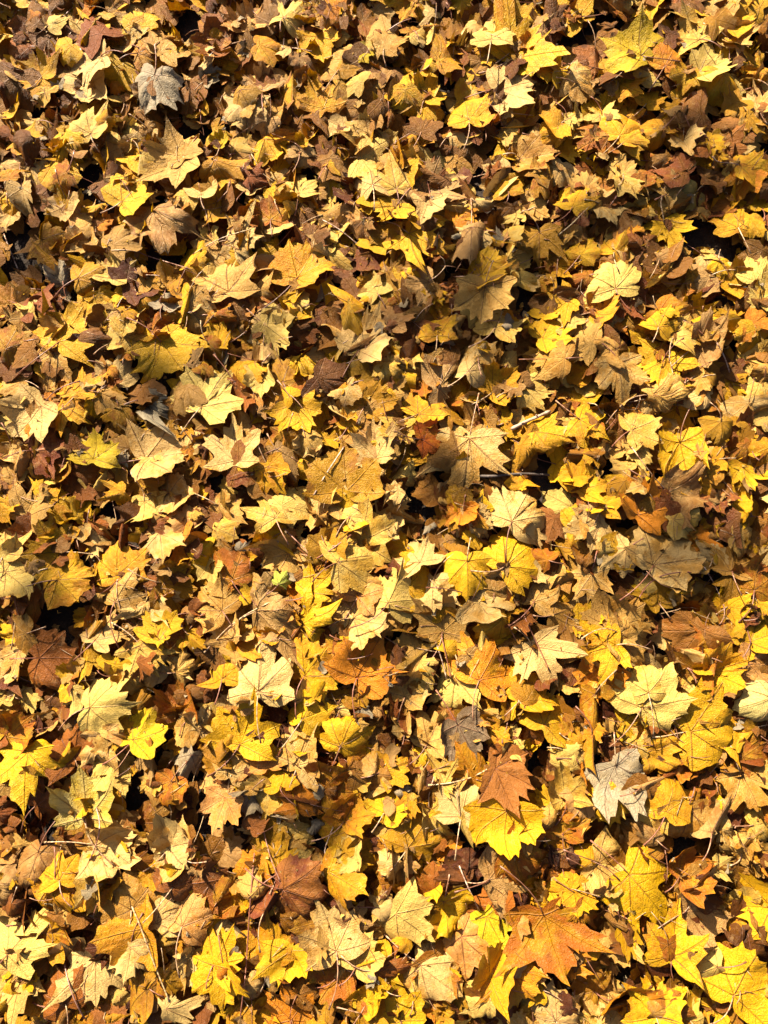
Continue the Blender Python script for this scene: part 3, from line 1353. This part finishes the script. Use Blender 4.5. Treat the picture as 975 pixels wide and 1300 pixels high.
# small torn scraps between the leaves
def lay_scraps(n):
    for _ in range(n):
        x, y = rng.uniform(BX0, BX1), rng.uniform(BY0, BY1)
        L = Leaf(rng.choice(['r', 's', 'o']), rng, True, 't' if rng.random() < .6 else 'c')
        sc = rng.uniform(.016, .036)
        Rm = rot(rng.uniform(0, 6.283), rng.uniform(0, 6.283), abs(rng.normal(0, .5)), False)
        V = (L.bend(L.P) * sc) @ Rm.T + np.array([x, y, 0])
        settle(V, 60)
        bg.add(V, L.F, leaf_attrs(L, 'CTEEBAWGPT'[rng.integers(10)], rng))
lay_scraps(1300)

# ------------------------------------------------------------------ labels
TW = {'L': 'pale yellow', 'C': 'cream', 'T': 'tan', 'E': 'greyish beige', 'W': 'whitish grey', 'Y': 'bright yellow', 'G': 'golden yellow',
      'O': 'orange', 'A': 'amber brown', 'B': 'dark brown', 'R': 'reddish brown', 'V': 'yellow-green', 'M': 'olive brown', 'P': 'peach',
      'N': 'lime green', 'K': 'pale lime yellow', 'D': 'dark grey-brown', 'Q': 'red-orange'}
SW = {'c': 'crumpled ', 'f': 'folded ', 'k': 'curled '}
def compass(dx, dy):
    a = math.degrees(math.atan2(dy, dx)) % 360
    return ['right of', 'above right of', 'above', 'above left of', 'left of', 'below left of', 'below', 'below right of'][int(((a + 22.5) % 360) // 45)]
def tipword(a):
    return ['right', 'up right', 'up', 'up left', 'left', 'down left', 'down', 'down right'][int(((a + 22.5) % 360) // 45)]
marks = [e for e in entries if e['lm']]
used = set()
for e in entries:
    if not e.get('hero'): continue
    if e['lm']:
        e['label'] = e['lm'][1]; used.add(e['label'])
for e in sorted([e for e in entries if e.get('hero') and not e['lm']], key=lambda e: -e['span']):
    size = 'large ' if e['span'] > 62 else 'small ' if e['span'] < 44 else ''
    near = sorted(marks, key=lambda m: math.hypot(m['px'] - e['px'], m['py'] - e['py']))[:6]
    done = False
    for tip in ('', 't'):
        for m in near:
            d = math.hypot(m['px'] - e['px'], m['py'] - e['py'])
            rel = compass(e['px'] - m['px'], m['py'] - e['py'])
            pre = 'just ' if d < 62 else 'well ' if d > 120 else ''
            sh = SW.get(e['shape'], '')
            tp = ''
            if tip and e['ang'] is not None and e['shape'] not in 'cfk': tp = ', tip ' + tipword(e['ang'])
            for lab in (f"{size}{sh}{TW[e['tone']]} leaf{tp}, {pre}{rel} {m['lm'][0]}",):
                if lab not in used and len(lab.split()) <= 16:
                    used.add(lab); e['label'] = lab; done = True; break
            if done: break
        if done: break
    if not done: print('NOLABEL', e)

# ------------------------------------------------------------------ the leaves of the picture
def place_leaf(e, r):
    px, py, span = e['px'], e['py'], e['span']
    st = e['shape'] if e['shape'] in 'cfk' else 't' if e['shape'] == 'h' else None
    kind = e['shape'] if e['shape'] in 'nsro' else r.choice(['n', 's'])
    if span < 36 and kind == 'n' and r.random() < .5: kind = 'r'
    hero = e.get('hero')
    L = Leaf(kind, r, False, st, flat=(1.0 if e['lm'] else 1.1) if st in (None, 't') else 1.0, fine=bool(hero))
    if st is None: L.k1 = float(np.clip(L.k1, -1.1, 1.1)); L.k2 = float(np.clip(L.k2, -.8, .8))
    ang = e['ang'] if e['ang'] is not None else r.uniform(0, 360)
    c = at(px, py)
    d = at(px + 10 * math.cos(R(ang)), py - 10 * math.sin(R(ang))) - c
    yaw = math.atan2(d[1], d[0])
    mpp = math.hypot(*(at(px + 5, py) - at(px - 5, py))[:2]) / 10
    wid = 1.29 * L.squash if kind != 'o' else .8
    sc = span * mpp / wid * (1.0 if st in (None, 't') else 1.12)
    sc = min(max(sc, .02), .125)
    gx, gy = slope(c[0], c[1], .045)
    tl = abs(r.normal(0, .17 if st is None else .24))
    # dull and dark ones mostly slope away from the sun, bright ones towards it
    sun_az = math.atan2(sy, sx)
    if e['tone'] in 'LYCKGVP' : tax = sun_az + math.pi / 2 + r.normal(0, .5); tl = abs(r.normal(.24, .10)) if st in (None, 't') else tl
    else: tax = r.uniform(0, 6.283)
    if e['lm']: tl *= .5
    Rm = rot(yaw, tax, tl, r.random() < .35)
    V = (L.bend(L.P) * sc) @ Rm.T
    V[:, 2] += (.25 if e['lm'] else .6) * (gx * V[:, 0] + gy * V[:, 1])
    org = (L.bend(np.array([[0., .36]])) * sc) @ Rm.T
    V -= org * np.array([1, 1, 0])
    V0 = V.copy()
    for _ in range(2):
        V = V0 + np.array([c[0], c[1], 0])
        dz = settle(V, 86 if e['lm'] else 76 if hero else 62, .001, raise_map=False)
        zc = float(np.median(V[:, 2]))
        c = at(px, py, zc)
    V = V0 + np.array([c[0], c[1], 0])
    dz = settle(V, 86 if e['lm'] else 76 if hero else 62, .001)
    base = np.array([c[0], c[1], dz]) - org[0] * np.array([1, 1, 0])
    A = leaf_attrs(L, e['tone'], r)
    if e['tone'] in 'Q': A['blot'] = .2
    if e['lm'] and e['tone'] in 'YL': A['blot'] = .03; A['rim'] = .1
    if 'speckled' in e.get('label', ''): A['spot'] = .4
    return L, Rm, sc, V, A, base

def stalk_geo(L, Rm, sc, base, r, length):
    q = stalk_points(L, Rm, sc, r, 7, length, r.uniform(.01, .07)) + base
    gx = HM[cells(q)]
    q[1:, 2] = np.maximum(q[1:, 2], gx[1:] + .0012)
    q[1:-1] = (q[:-2] + 2 * q[1:-1] + q[2:]) / 4
    rad = np.linspace(.0013, .0010, 7); rad[-1] = .0021; rad[-2] = .0013
    return q, rad

ON_TOP = {'greyish beige leaf, just above right of the large cream three-pointed leaf', 'olive brown leaf, just above left of the large cream three-pointed leaf', 'cream leaf, below left of the peach-coloured leaf', 'dark brown leaf, below right of the pale yellow corner leaf', 'golden yellow leaf, just left of the crumpled grey-brown leaf', 'large pale yellow leaf, just above left of the big cream-gold leaf', 
          'amber brown leaf, just below the large orange-gold leaf at right',
          'cream leaf, just below the mustard tan leaf',
          'large bright yellow leaf, just below the yellow lobed bottom-left leaf',
          'olive brown leaf, just above left of the large cream three-pointed leaf',
          'folded bright yellow leaf, just above left of the orange leaf at the bottom',
          'cream leaf, below the silver-grey leaf',
          'vivid red-orange leaf, the reddest near the centre of the picture',
          'large dark brown leaf, below left of the peach-coloured leaf',
          'large pale yellow leaf, just above left of the big cream-gold leaf',
          'large golden yellow leaf, just below left of the crumpled silver leaf',
          'bright yellow leaf, just above left of the crinkled beige leaf'}
seq = sorted(entries, key=lambda e: (RANK[e['tone']] * .8 + rng.normal(0, .7) + (e['span'] / 20 if e.get('hero') else .6) + (4.5 if e['lm'] else 0) + (6 if e.get('label') in ON_TOP else 0) + (3 if e['lm'] and e['shape'] in 'ck' else 0)))
GROUP = 'fallen maple leaves covering the ground'
fill_at = len(seq) // 3
for k, e in enumerate(seq):
    r = np.random.default_rng(int(e['px'] * 31 + e['py'] * 977))
    if not e.get('hero') and e['tone'] in 'BMATE' and in_hole(*at(e['px'], e['py'], .03)[:2]): continue
    L, Rm, sc, V, A, base = place_leaf(e, r)
    hasstalk = r.random() < .8 and e['shape'] != 'h'
    if hasstalk: q, rad = stalk_geo(L, Rm, sc, base, r, r.uniform(.55, 1.05))
    sc_t = STALK_TONES[r.integers(5)]
    SA = dict(leafco=(0, 0, 0), tone=(*sc_t, 1), tone2=(*sc_t, 1), seed=0, edge=0, blot=0, rim=0, spot=0)
    if not e.get('hero'):
        bg.add(V, L.F, A)
        if hasstalk:
            tv, tf = tube(q, rad, 0, 3); bg.add(tv, tf, SA, 1)
        continue
    org = V.mean(0); org[2] = V[:, 2].min()
    root = bpy.data.objects.new('maple_leaf', None)
    root.empty_display_size = .02
    root.location = org
    link(root); tag(root, e['label'], 'leaf', GROUP)
    b = Batch(); b.add(V, L.F, A)
    blade = link(bpy.data.objects.new('blade', b.build('blade', org)), root)
    # raised veins that follow the bent blade, on its upper face
    vb = Batch()
    A0, Q0 = np.arctan2(L.P[-1:0:-1, 0], L.P[-1:0:-1, 1]), np.hypot(L.P[-1:0:-1, 0], L.P[-1:0:-1, 1])
    vt = tuple(np.clip(A['tone'][:3] * np.array([.62, .50, .42]), 0, 1)) + (1,)
    for va in (-VA[2], -VA[1], 0, VA[1], VA[2]) if L.kind != 'o' else (0,):
        m = np.abs(A0 - va) < .12
        ln_ = (Q0[m].max() if m.any() else .4) * .86
        t = np.linspace(0, ln_, 8)
        P2 = np.stack([np.sin(va) * t, np.cos(va) * t], 1)
        q3 = (L.bend(P2) * sc) @ Rm.T
        gx_, gy_ = 0, 0
        q3 = q3 + base
        # reuse the blade's own shear onto the heap slope
        q3[:, 2] += (V[0, 2] - q3[0, 2])
        if True:
            ref = (L.bend(L.P) * sc) @ Rm.T + base
            dzv = V[:, 2] - ref[:, 2]
            Mx = np.stack([V[:, 0] - V[0, 0], V[:, 1] - V[0, 1]], 1)
            co, *_ = np.linalg.lstsq(Mx, dzv - dzv[0], rcond=None)
            q3[:, 2] += (q3[:, 0] - V[0, 0]) * co[0] + (q3[:, 1] - V[0, 1]) * co[1]
        q3[:, 2] += .0001
        tv, tf = tube(q3, .00062, .00016, 3)
        vb.add(tv, tf, dict(SA, tone=vt, tone2=vt), 1)
    link(bpy.data.objects.new('veins', vb.build('veins', org)), blade)
    if hasstalk:
        tv, tf = tube(q, rad, 0, 5)
        sb = Batch(); sb.add(tv, tf, SA, 1)
        link(bpy.data.objects.new('stalk', sb.build('stalk', org)), root)

for _ in range(190):
    x, y = rng.uniform(-1.2, 1.2), rng.uniform(-1.15, 1.7)
    if in_hole(x, y): continue
    st = 'bctfkx'[rng.integers(6)]
    L = Leaf(rng.choice(['n', 's', 'r', 'o'], p=[.3, .3, .3, .1]), rng, False, None if st == 'x' else st)
    sc = rng.uniform(.024, .05)
    Rm = rot(rng.uniform(0, 6.283), rng.uniform(0, 6.283), abs(rng.normal(0, .4)), rng.random() < .5)
    V = (L.bend(L.P) * sc) @ Rm.T + np.array([x, y, 0])
    settle(V, 58)
    bg.add(V, L.F, leaf_attrs(L, 'CTLTAGGECYTOAGB'[rng.integers(15)], rng))
lay_scraps(260)
SA0 = dict(leafco=(0, 0, 0), tone2=(.2, .1, .05, 1), seed=0, edge=0, blot=0, rim=0, spot=0)
for _ in range(620):
    x, y, a, ln_ = rng.uniform(-1.2, 1.2), rng.uniform(-1.15, 1.7), rng.uniform(0, 6.28), rng.uniform(.02, .065)
    t = np.linspace(0, 1, 6); bow = rng.normal(0, .25)
    q = np.stack([x + ln_ * (t * math.cos(a) - bow * t * t * math.sin(a)), y + ln_ * (t * math.sin(a) + bow * t * t * math.cos(a)), 0 * t], 1)
    g_ = HM[cells(q)]; fit = np.polyval(np.polyfit(t, g_, 1), t)
    q[:, 2] = fit + max(0, float(np.percentile(g_ - fit, 60))) + .001
    tv, tf = tube(q, rng.uniform(.0006, .0011), .0006, 3)
    c = STALK_TONES[rng.integers(5)]
    bg.add(tv, tf, dict(SA0, tone=(*c, 1)), 1)
for _ in range(1500):                                     # crumbs of dry leaf
    x, y, s_ = rng.uniform(-1.2, 1.2), rng.uniform(-1.15, 1.7), rng.uniform(.002, .0065)
    n = 6; th = np.sort(rng.uniform(0, 6.28, n)); rr = s_ * rng.uniform(.5, 1.3, n)
    P3 = np.concatenate([[[0, 0, s_ * rng.uniform(-.3, .5)]], np.stack([np.cos(th) * rr, np.sin(th) * rr, rng.normal(0, s_ * .3, n)], 1)])
    V = P3 @ rot(rng.uniform(0, 6.28), rng.uniform(0, 6.28), abs(rng.normal(0, .5)), False).T + np.array([x, y, 0])
    V[:, 2] += float(HM[cells(V)].mean()) + .0012
    F_ = np.array([(0, 1 + i, 1 + (i + 1) % n) for i in range(n)], dtype=np.int32)
    t1, t2 = tone_pair('CTTEAABGWL'[rng.integers(10)], rng)
    bg.add(V, F_, dict(leafco=np.concatenate([P3[:, :2] * 12, np.zeros((7, 1))], 1), tone=t1, tone2=t2, seed=rng.uniform(0, 60), edge=.5, blot=.2, rim=0, spot=0))

lit = link(bpy.data.objects.new('leaf_litter', bg.build('leaf_litter')))
tag(lit, 'brown, tan and yellow leaf litter heaped under and between the larger leaves', 'leaf litter', kind='stuff')

# ------------------------------------------------------------------ loose stalks, straws and sticks on top
STICKS = [
 ('twig', [(649, 545), (665, 537), (682, 530), (698, 522)], .0042, .0034, 'pale', 'thick pale broken twig lying right of the vivid red-orange leaf', .012),
 ('twig', [(588, 602), (620, 606), (660, 601), (697, 603)], .0034, .0026, 'dark', 'dark rotten stick below the large cream leaf beside the picture centre', .006),
 ('grass_straw', [(323, 1083), (319, 1130), (316, 1180), (313, 1230), (308, 1270), (303, 1306)], .0016, .0014, 'red', 'long thin reddish straw standing upright in the picture at bottom left of centre', .012),
 ('leaf_stalk', [(812, 758), (820, 742), (838, 730), (862, 726), (885, 727), (905, 730)], .0014, .0011, 'darkred', 'dark arched stalk curving across the widest pale veined leaf', .022),
 ('leaf_stalk', [(437, 567), (424, 588), (411, 608), (398, 629)], .0016, .0013, 'pale', 'straight pale pink stalk crossing the dark shaded olive leaf', .02),
 ('leaf_stalk', [(167, 1150), (178, 1170), (187, 1193), (200, 1230), (215, 1271)], .0018, .0014, 'straw', 'long pale stalk running down from the mustard tan leaf', .016),
 ('leaf_stalk', [(553, 815), (561, 838), (567, 862)], .0014, .0012, 'pale', 'left of two parallel pale stalks above a cream leaf below centre', .012),
 ('leaf_stalk', [(560, 806), (566, 832), (572, 860)], .0014, .0012, 'red', 'right of two parallel stalks above a cream leaf below centre', .014),
 ('leaf_stalk', [(583, 1099), (590, 1116), (598, 1134), (608, 1155)], .0015, .0013, 'pale', 'pale straight stalk over a dark gap, left of the huge amber veined leaf', .012),
 ('leaf_stalk', [(618, 977), (600, 986), (575, 993), (544, 997)], .0017, .0014, 'straw', 'bent straw-coloured stalk left of the rust brown leaf', .012),
 ('leaf_stalk', [(5, 297), (14, 318), (28, 354)], .0015, .0012, 'pale', 'thin pale stalk over dark litter against the left edge, upper part', .012),
 ('leaf_stalk', [(409, 279), (430, 292), (454, 310)], .0013, .0011, 'pale', 'pale slanting stalk above right of the big orange-gold leaf', .012),
 ('grass_straw', [(142, 295), (165, 312), (180, 324), (210, 333), (247, 343)], .0014, .0011, 'pink', 'long pinkish straw left of the fan-veined tan leaf', .012),
 ('leaf_stalk', [(330, 1037), (337, 1062), (345, 1092), (356, 1119)], .0014, .0011, 'pink', 'pinkish stalk above the large reddish brown leaf', .012),
 ('leaf_stalk', [(402, 709), (420, 699), (446, 679)], .0017, .0013, 'red', 'short red stalk slanting up right beside the dark gold leaf', .014),
 ('leaf_stalk', [(357, 668), (372, 682), (399, 709)], .0014, .0012, 'pink', 'pink stalk slanting down right below the cream leaf left of centre', .014),
 ('grass_straw', [(350, 761), (330, 771), (305, 784), (284, 809)], .0013, .0010, 'straw', 'thin straw lying down left of the small lime green leaf', .014),
 ('grass_straw', [(245, 323), (264, 313), (286, 302), (325, 289)], .0013, .0010, 'straw', 'thin straw just above the fan-veined tan leaf', .014),
 ('leaf_stalk', [(894, 720), (904, 740), (915, 759)], .0014, .0012, 'pale', 'short pale stalk at the right end of the widest pale veined leaf', .014),
 ('leaf_stalk', [(910, 435), (918, 455), (928, 479)], .0014, .0012, 'pale', 'pale stalk below right of the lemon-yellow leaf on the right', .014),
 ('leaf_stalk', [(665, 781), (675, 805), (687, 830), (697, 850)], .0015, .0012, 'red', 'long stalk crossing the cream leaf with spread lobes', .014),
 ('leaf_stalk', [(82, 1224), (88, 1245), (97, 1270), (107, 1293)], .0016, .0014, 'pink', 'reddish stalk near the bottom left corner', .012),
 ('leaf_stalk', [(122, 1025), (129, 1040), (128, 1060), (115, 1090)], .0016, .0013, 'pink', 'curved pinkish stalk below the pale lime leaf on the lower left', .018),
 ('leaf_stalk', [(425, 1045), (410, 1080), (418, 1100)], .0012, .0010, 'pale', 'thin bent stalk over dark litter in the lower centre', .012),
 ('grass_straw', [(700, 305), (722, 290), (748, 262)], .0012, .0010, 'straw', 'thin straw on shaded leaves in the upper right part', .014),
]
SC = {'pale': (.58, .44, .32), 'dark': (.05, .035, .025), 'red': (.30, .12, .07), 'darkred': (.16, .05, .03), 'straw': (.60, .46, .22), 'pink': (.46, .25, .17)}
for name, pts, r0, r1, colr, lab, lift in STICKS:
    P = []
    for i in range(len(pts) - 1):
        for t in np.linspace(0, 1, 5)[:-1 if i < len(pts) - 2 else None]:
            P.append((pts[i][0] * (1 - t) + pts[i + 1][0] * t, pts[i][1] * (1 - t) + pts[i + 1][1] * t))
    P = np.array(P)
    for _ in range(3): P[1:-1] = (P[:-2] + P[1:-1] * 2 + P[2:]) / 4
    z = np.full(len(P), .08)
    for _ in range(3):
        W3 = np.array([at(a, b, zz) for (a, b), zz in zip(P, z)])
        g = HM[cells(W3)]
        z = np.convolve(np.pad(g, 3, 'edge'), np.ones(7) / 7, 'valid')
        z = np.maximum(z, g) * .5 + z * .5 + r0
    W3 = np.array([at(a, b, zz) for (a, b), zz in zip(P, z)])
    t = np.linspace(0, 1, len(P))
    W3[:, 2] += lift * .5 * np.sin(t * math.pi)
    n = len(P)
    if name == 'twig':
        rad = np.interp(t, [0, 1], [r0, r1]) * (1 + .12 * np.sin(t * 23) + rng.normal(0, .05, n))
        V, F = tube(W3, rad, 0, 9)
        V += rng.normal(0, r0 * .05, V.shape)
        # broken-off side knots
        kv = [V]; kf = [F]; nn = len(V)
        for kk in (n // 3, 2 * n // 3):
            dirn = np.array([rng.normal(0, .5), rng.normal(0, .5), .9]); 
            q = np.array([W3[kk] + dirn * s_ for s_ in np.linspace(0, r0 * 2.2, 4)])
            a, b = tube(q, np.linspace(r0 * .55, r0 * .3, 4), 0, 6); kv.append(a); kf.append(b + nn); nn += len(a)
        V, F = np.concatenate(kv), np.concatenate(kf)
        org = W3.mean(0)
        o = bpy.data.objects.new('twig', make_mesh('twig', V - org, F, [M_PALE if colr == 'pale' else M_DARK]))
    else:
        rad = np.interp(t, [0, .93, 1], [r0, r1, r1 * (1.9 if name == 'leaf_stalk' else .6)])
        V, F = tube(W3, rad, 0, 6)
        b = Batch(); c4 = (*SC[colr], 1)
        b.add(V, F, dict(leafco=(0, 0, 0), tone=c4, tone2=c4, seed=0, edge=0, blot=0, rim=0, spot=0), 1)
        org = W3.mean(0)
        o = bpy.data.objects.new(name, b.build(name, org))
    o.location = org
    link(o); tag(o, lab, {'twig': 'twig', 'grass_straw': 'straw', 'leaf_stalk': 'stalk'}[name],
                 {'twig': 'sticks among the leaves', 'grass_straw': 'straws on the leaves', 'leaf_stalk': 'loose leaf stalks'}[name])

# ------------------------------------------------------------------ ground: one sheet to the horizon
xs = np.concatenate([[-300, -60, -12, -5], np.linspace(-3.4, 3.4, 120), [5, 12, 60, 300]])
ys = np.concatenate([[-300, -60, -12, -4], np.linspace(-2.6, 4.6, 126), [6, 12, 60, 300]])
X, Y = np.meshgrid(xs, ys, indexing='ij')
Z = np.where((np.abs(X) < 3.3) & (np.abs(Y - 1) < 3.5), .006 * np.sin(X * 9 + 1.3 * Y) * np.sin(Y * 7) + rng.normal(0, .0025, X.shape), 0) - .012
idx = np.arange(X.size).reshape(X.shape)
F = np.stack([idx[:-1, :-1], idx[1:, :-1], idx[1:, 1:], idx[:-1, 1:]], -1).reshape(-1, 4)
g = link(bpy.data.objects.new('ground', make_mesh('ground', np.stack([X, Y, Z], -1).reshape(-1, 3), F, [M_SOIL])))
g['kind'] = 'structure'

# ------------------------------------------------------------------ the bare tree whose boughs shade parts of the litter
def over(px, py, z):
    """the point at height z that lies between the sun and a spot of the ground"""
    g = at(px, py, .05)
    k = (z - .05) / math.tan(R(SUN_EL))
    return np.array([g[0] + sx * k, g[1] + sy * k, z])

def limb(name, pts, r0, r1, parent, sides=8, wob=.03):
    pts = np.array(pts, float)
    out = []
    for i in range(len(pts) - 1):
        for t in np.linspace(0, 1, 8)[:-1 if i < len(pts) - 2 else None]:
            out.append(pts[i] * (1 - t) + pts[i + 1] * t)
    P = np.array(out)
    P[1:-1] += rng.normal(0, wob, P[1:-1].shape)
    for _ in range(2): P[1:-1] = (P[:-2] + 2 * P[1:-1] + P[2:]) / 4
    t = np.linspace(0, 1, len(P))
    V, F = tube(P, (r0 + (r1 - r0) * t) * (1 + rng.normal(0, .04, len(P))), 0, sides)
    return link(bpy.data.objects.new(name, make_mesh(name, V - TB, F, [M_BARK])), parent)

TB = np.array([0.0, 7.6, 0.0])
tree = bpy.data.objects.new('bare_tree', None)
tree.location = TB
link(tree)
tag(tree, 'bare tree standing ahead of the leaf carpet with boughs that shade it', 'tree')
limb('trunk', [TB + (0, 0, -.1), TB + (.05, 0, 2.5), TB + (0, -.05, 5), TB + (.1, 0, 7.5), TB + (.05, .1, 9.5)], .26, .05, tree, 14, .02)
top = TB + np.array([0, -.05, 4.6])
b1 = limb('bough', [top, over(1500, 100, 4.5), over(1150, 150, 4.4), over(900, 200, 4.3), over(700, 320, 4.2), over(540, 400, 4.1), over(350, 430, 4.1),
                    over(200, 470, 4.1), over(90, 600, 4.0), over(50, 790, 4.0)], .034, .008, tree)
b2 = limb('bough', [TB + (0, 0, 3.6), over(1700, 500, 3.7), over(1250, 640, 3.6), over(900, 705, 3.6), over(620, 790, 3.5), over(470, 880, 3.5), over(390, 1040, 3.5)], .022, .007, tree)
# clusters of twigs that still hold their leaves: soft dim patches on the ground
HB = Batch()
for (cx, cy, rr, n, z, par) in [(590, 400, 95, 66, 4.15, b1), (850, 705, 75, 30, 3.6, b2), (200, 470, 35, 12, 4.1, b1), (60, 780, 50, 20, 4.0, b1),
                                (395, 1040, 60, 24, 3.5, b2), (870, 160, 45, 14, 4.3, b1), (560, 600, 45, 12, 4.1, b1), (30, 300, 45, 14, 4.1, b1)]:
    for k in range(max(2, n // 10)):
        a_ = rng.uniform(0, 6.28)
        limb('twig', [over(cx, cy, z), over(cx + rr * .5 * math.cos(a_), cy + rr * .5 * math.sin(a_), z + .03), over(cx + rr * math.cos(a_ + .2), cy + rr * math.sin(a_ + .2), z + .06)],
             .009, .003, par, 5, .01)
    for k in range(n):
        q, a_ = abs(rng.normal(0, .55)) * rr, rng.uniform(0, 6.28)
        L = Leaf('s', rng, True, 'b')
        V = (L.bend(L.P) * rng.uniform(.035, .06)) @ rot(rng.uniform(0, 6.28), rng.uniform(0, 6.28), rng.uniform(0, 1.2), False).T + over(cx + q * math.cos(a_), cy + q * math.sin(a_), z + rng.normal(0, .06))
        HB.add(V, L.F, leaf_attrs(L, 'GYAG'[rng.integers(4)], rng))
tag(link(bpy.data.objects.new('hanging_leaves', HB.build('hanging_leaves', TB)), tree), kind='stuff')
for k in range(7):
    a = k * 2.1; h = 4.9 + k * .6; ln_ = 3.0 - k * .22
    limb('bough', [TB + (0, 0, h), TB + (math.cos(a) * ln_ * .5, abs(math.sin(a)) * ln_ * .5, h + .6), TB + (math.cos(a) * ln_, abs(math.sin(a)) * ln_, h + 1.7)], .07, .012, tree)
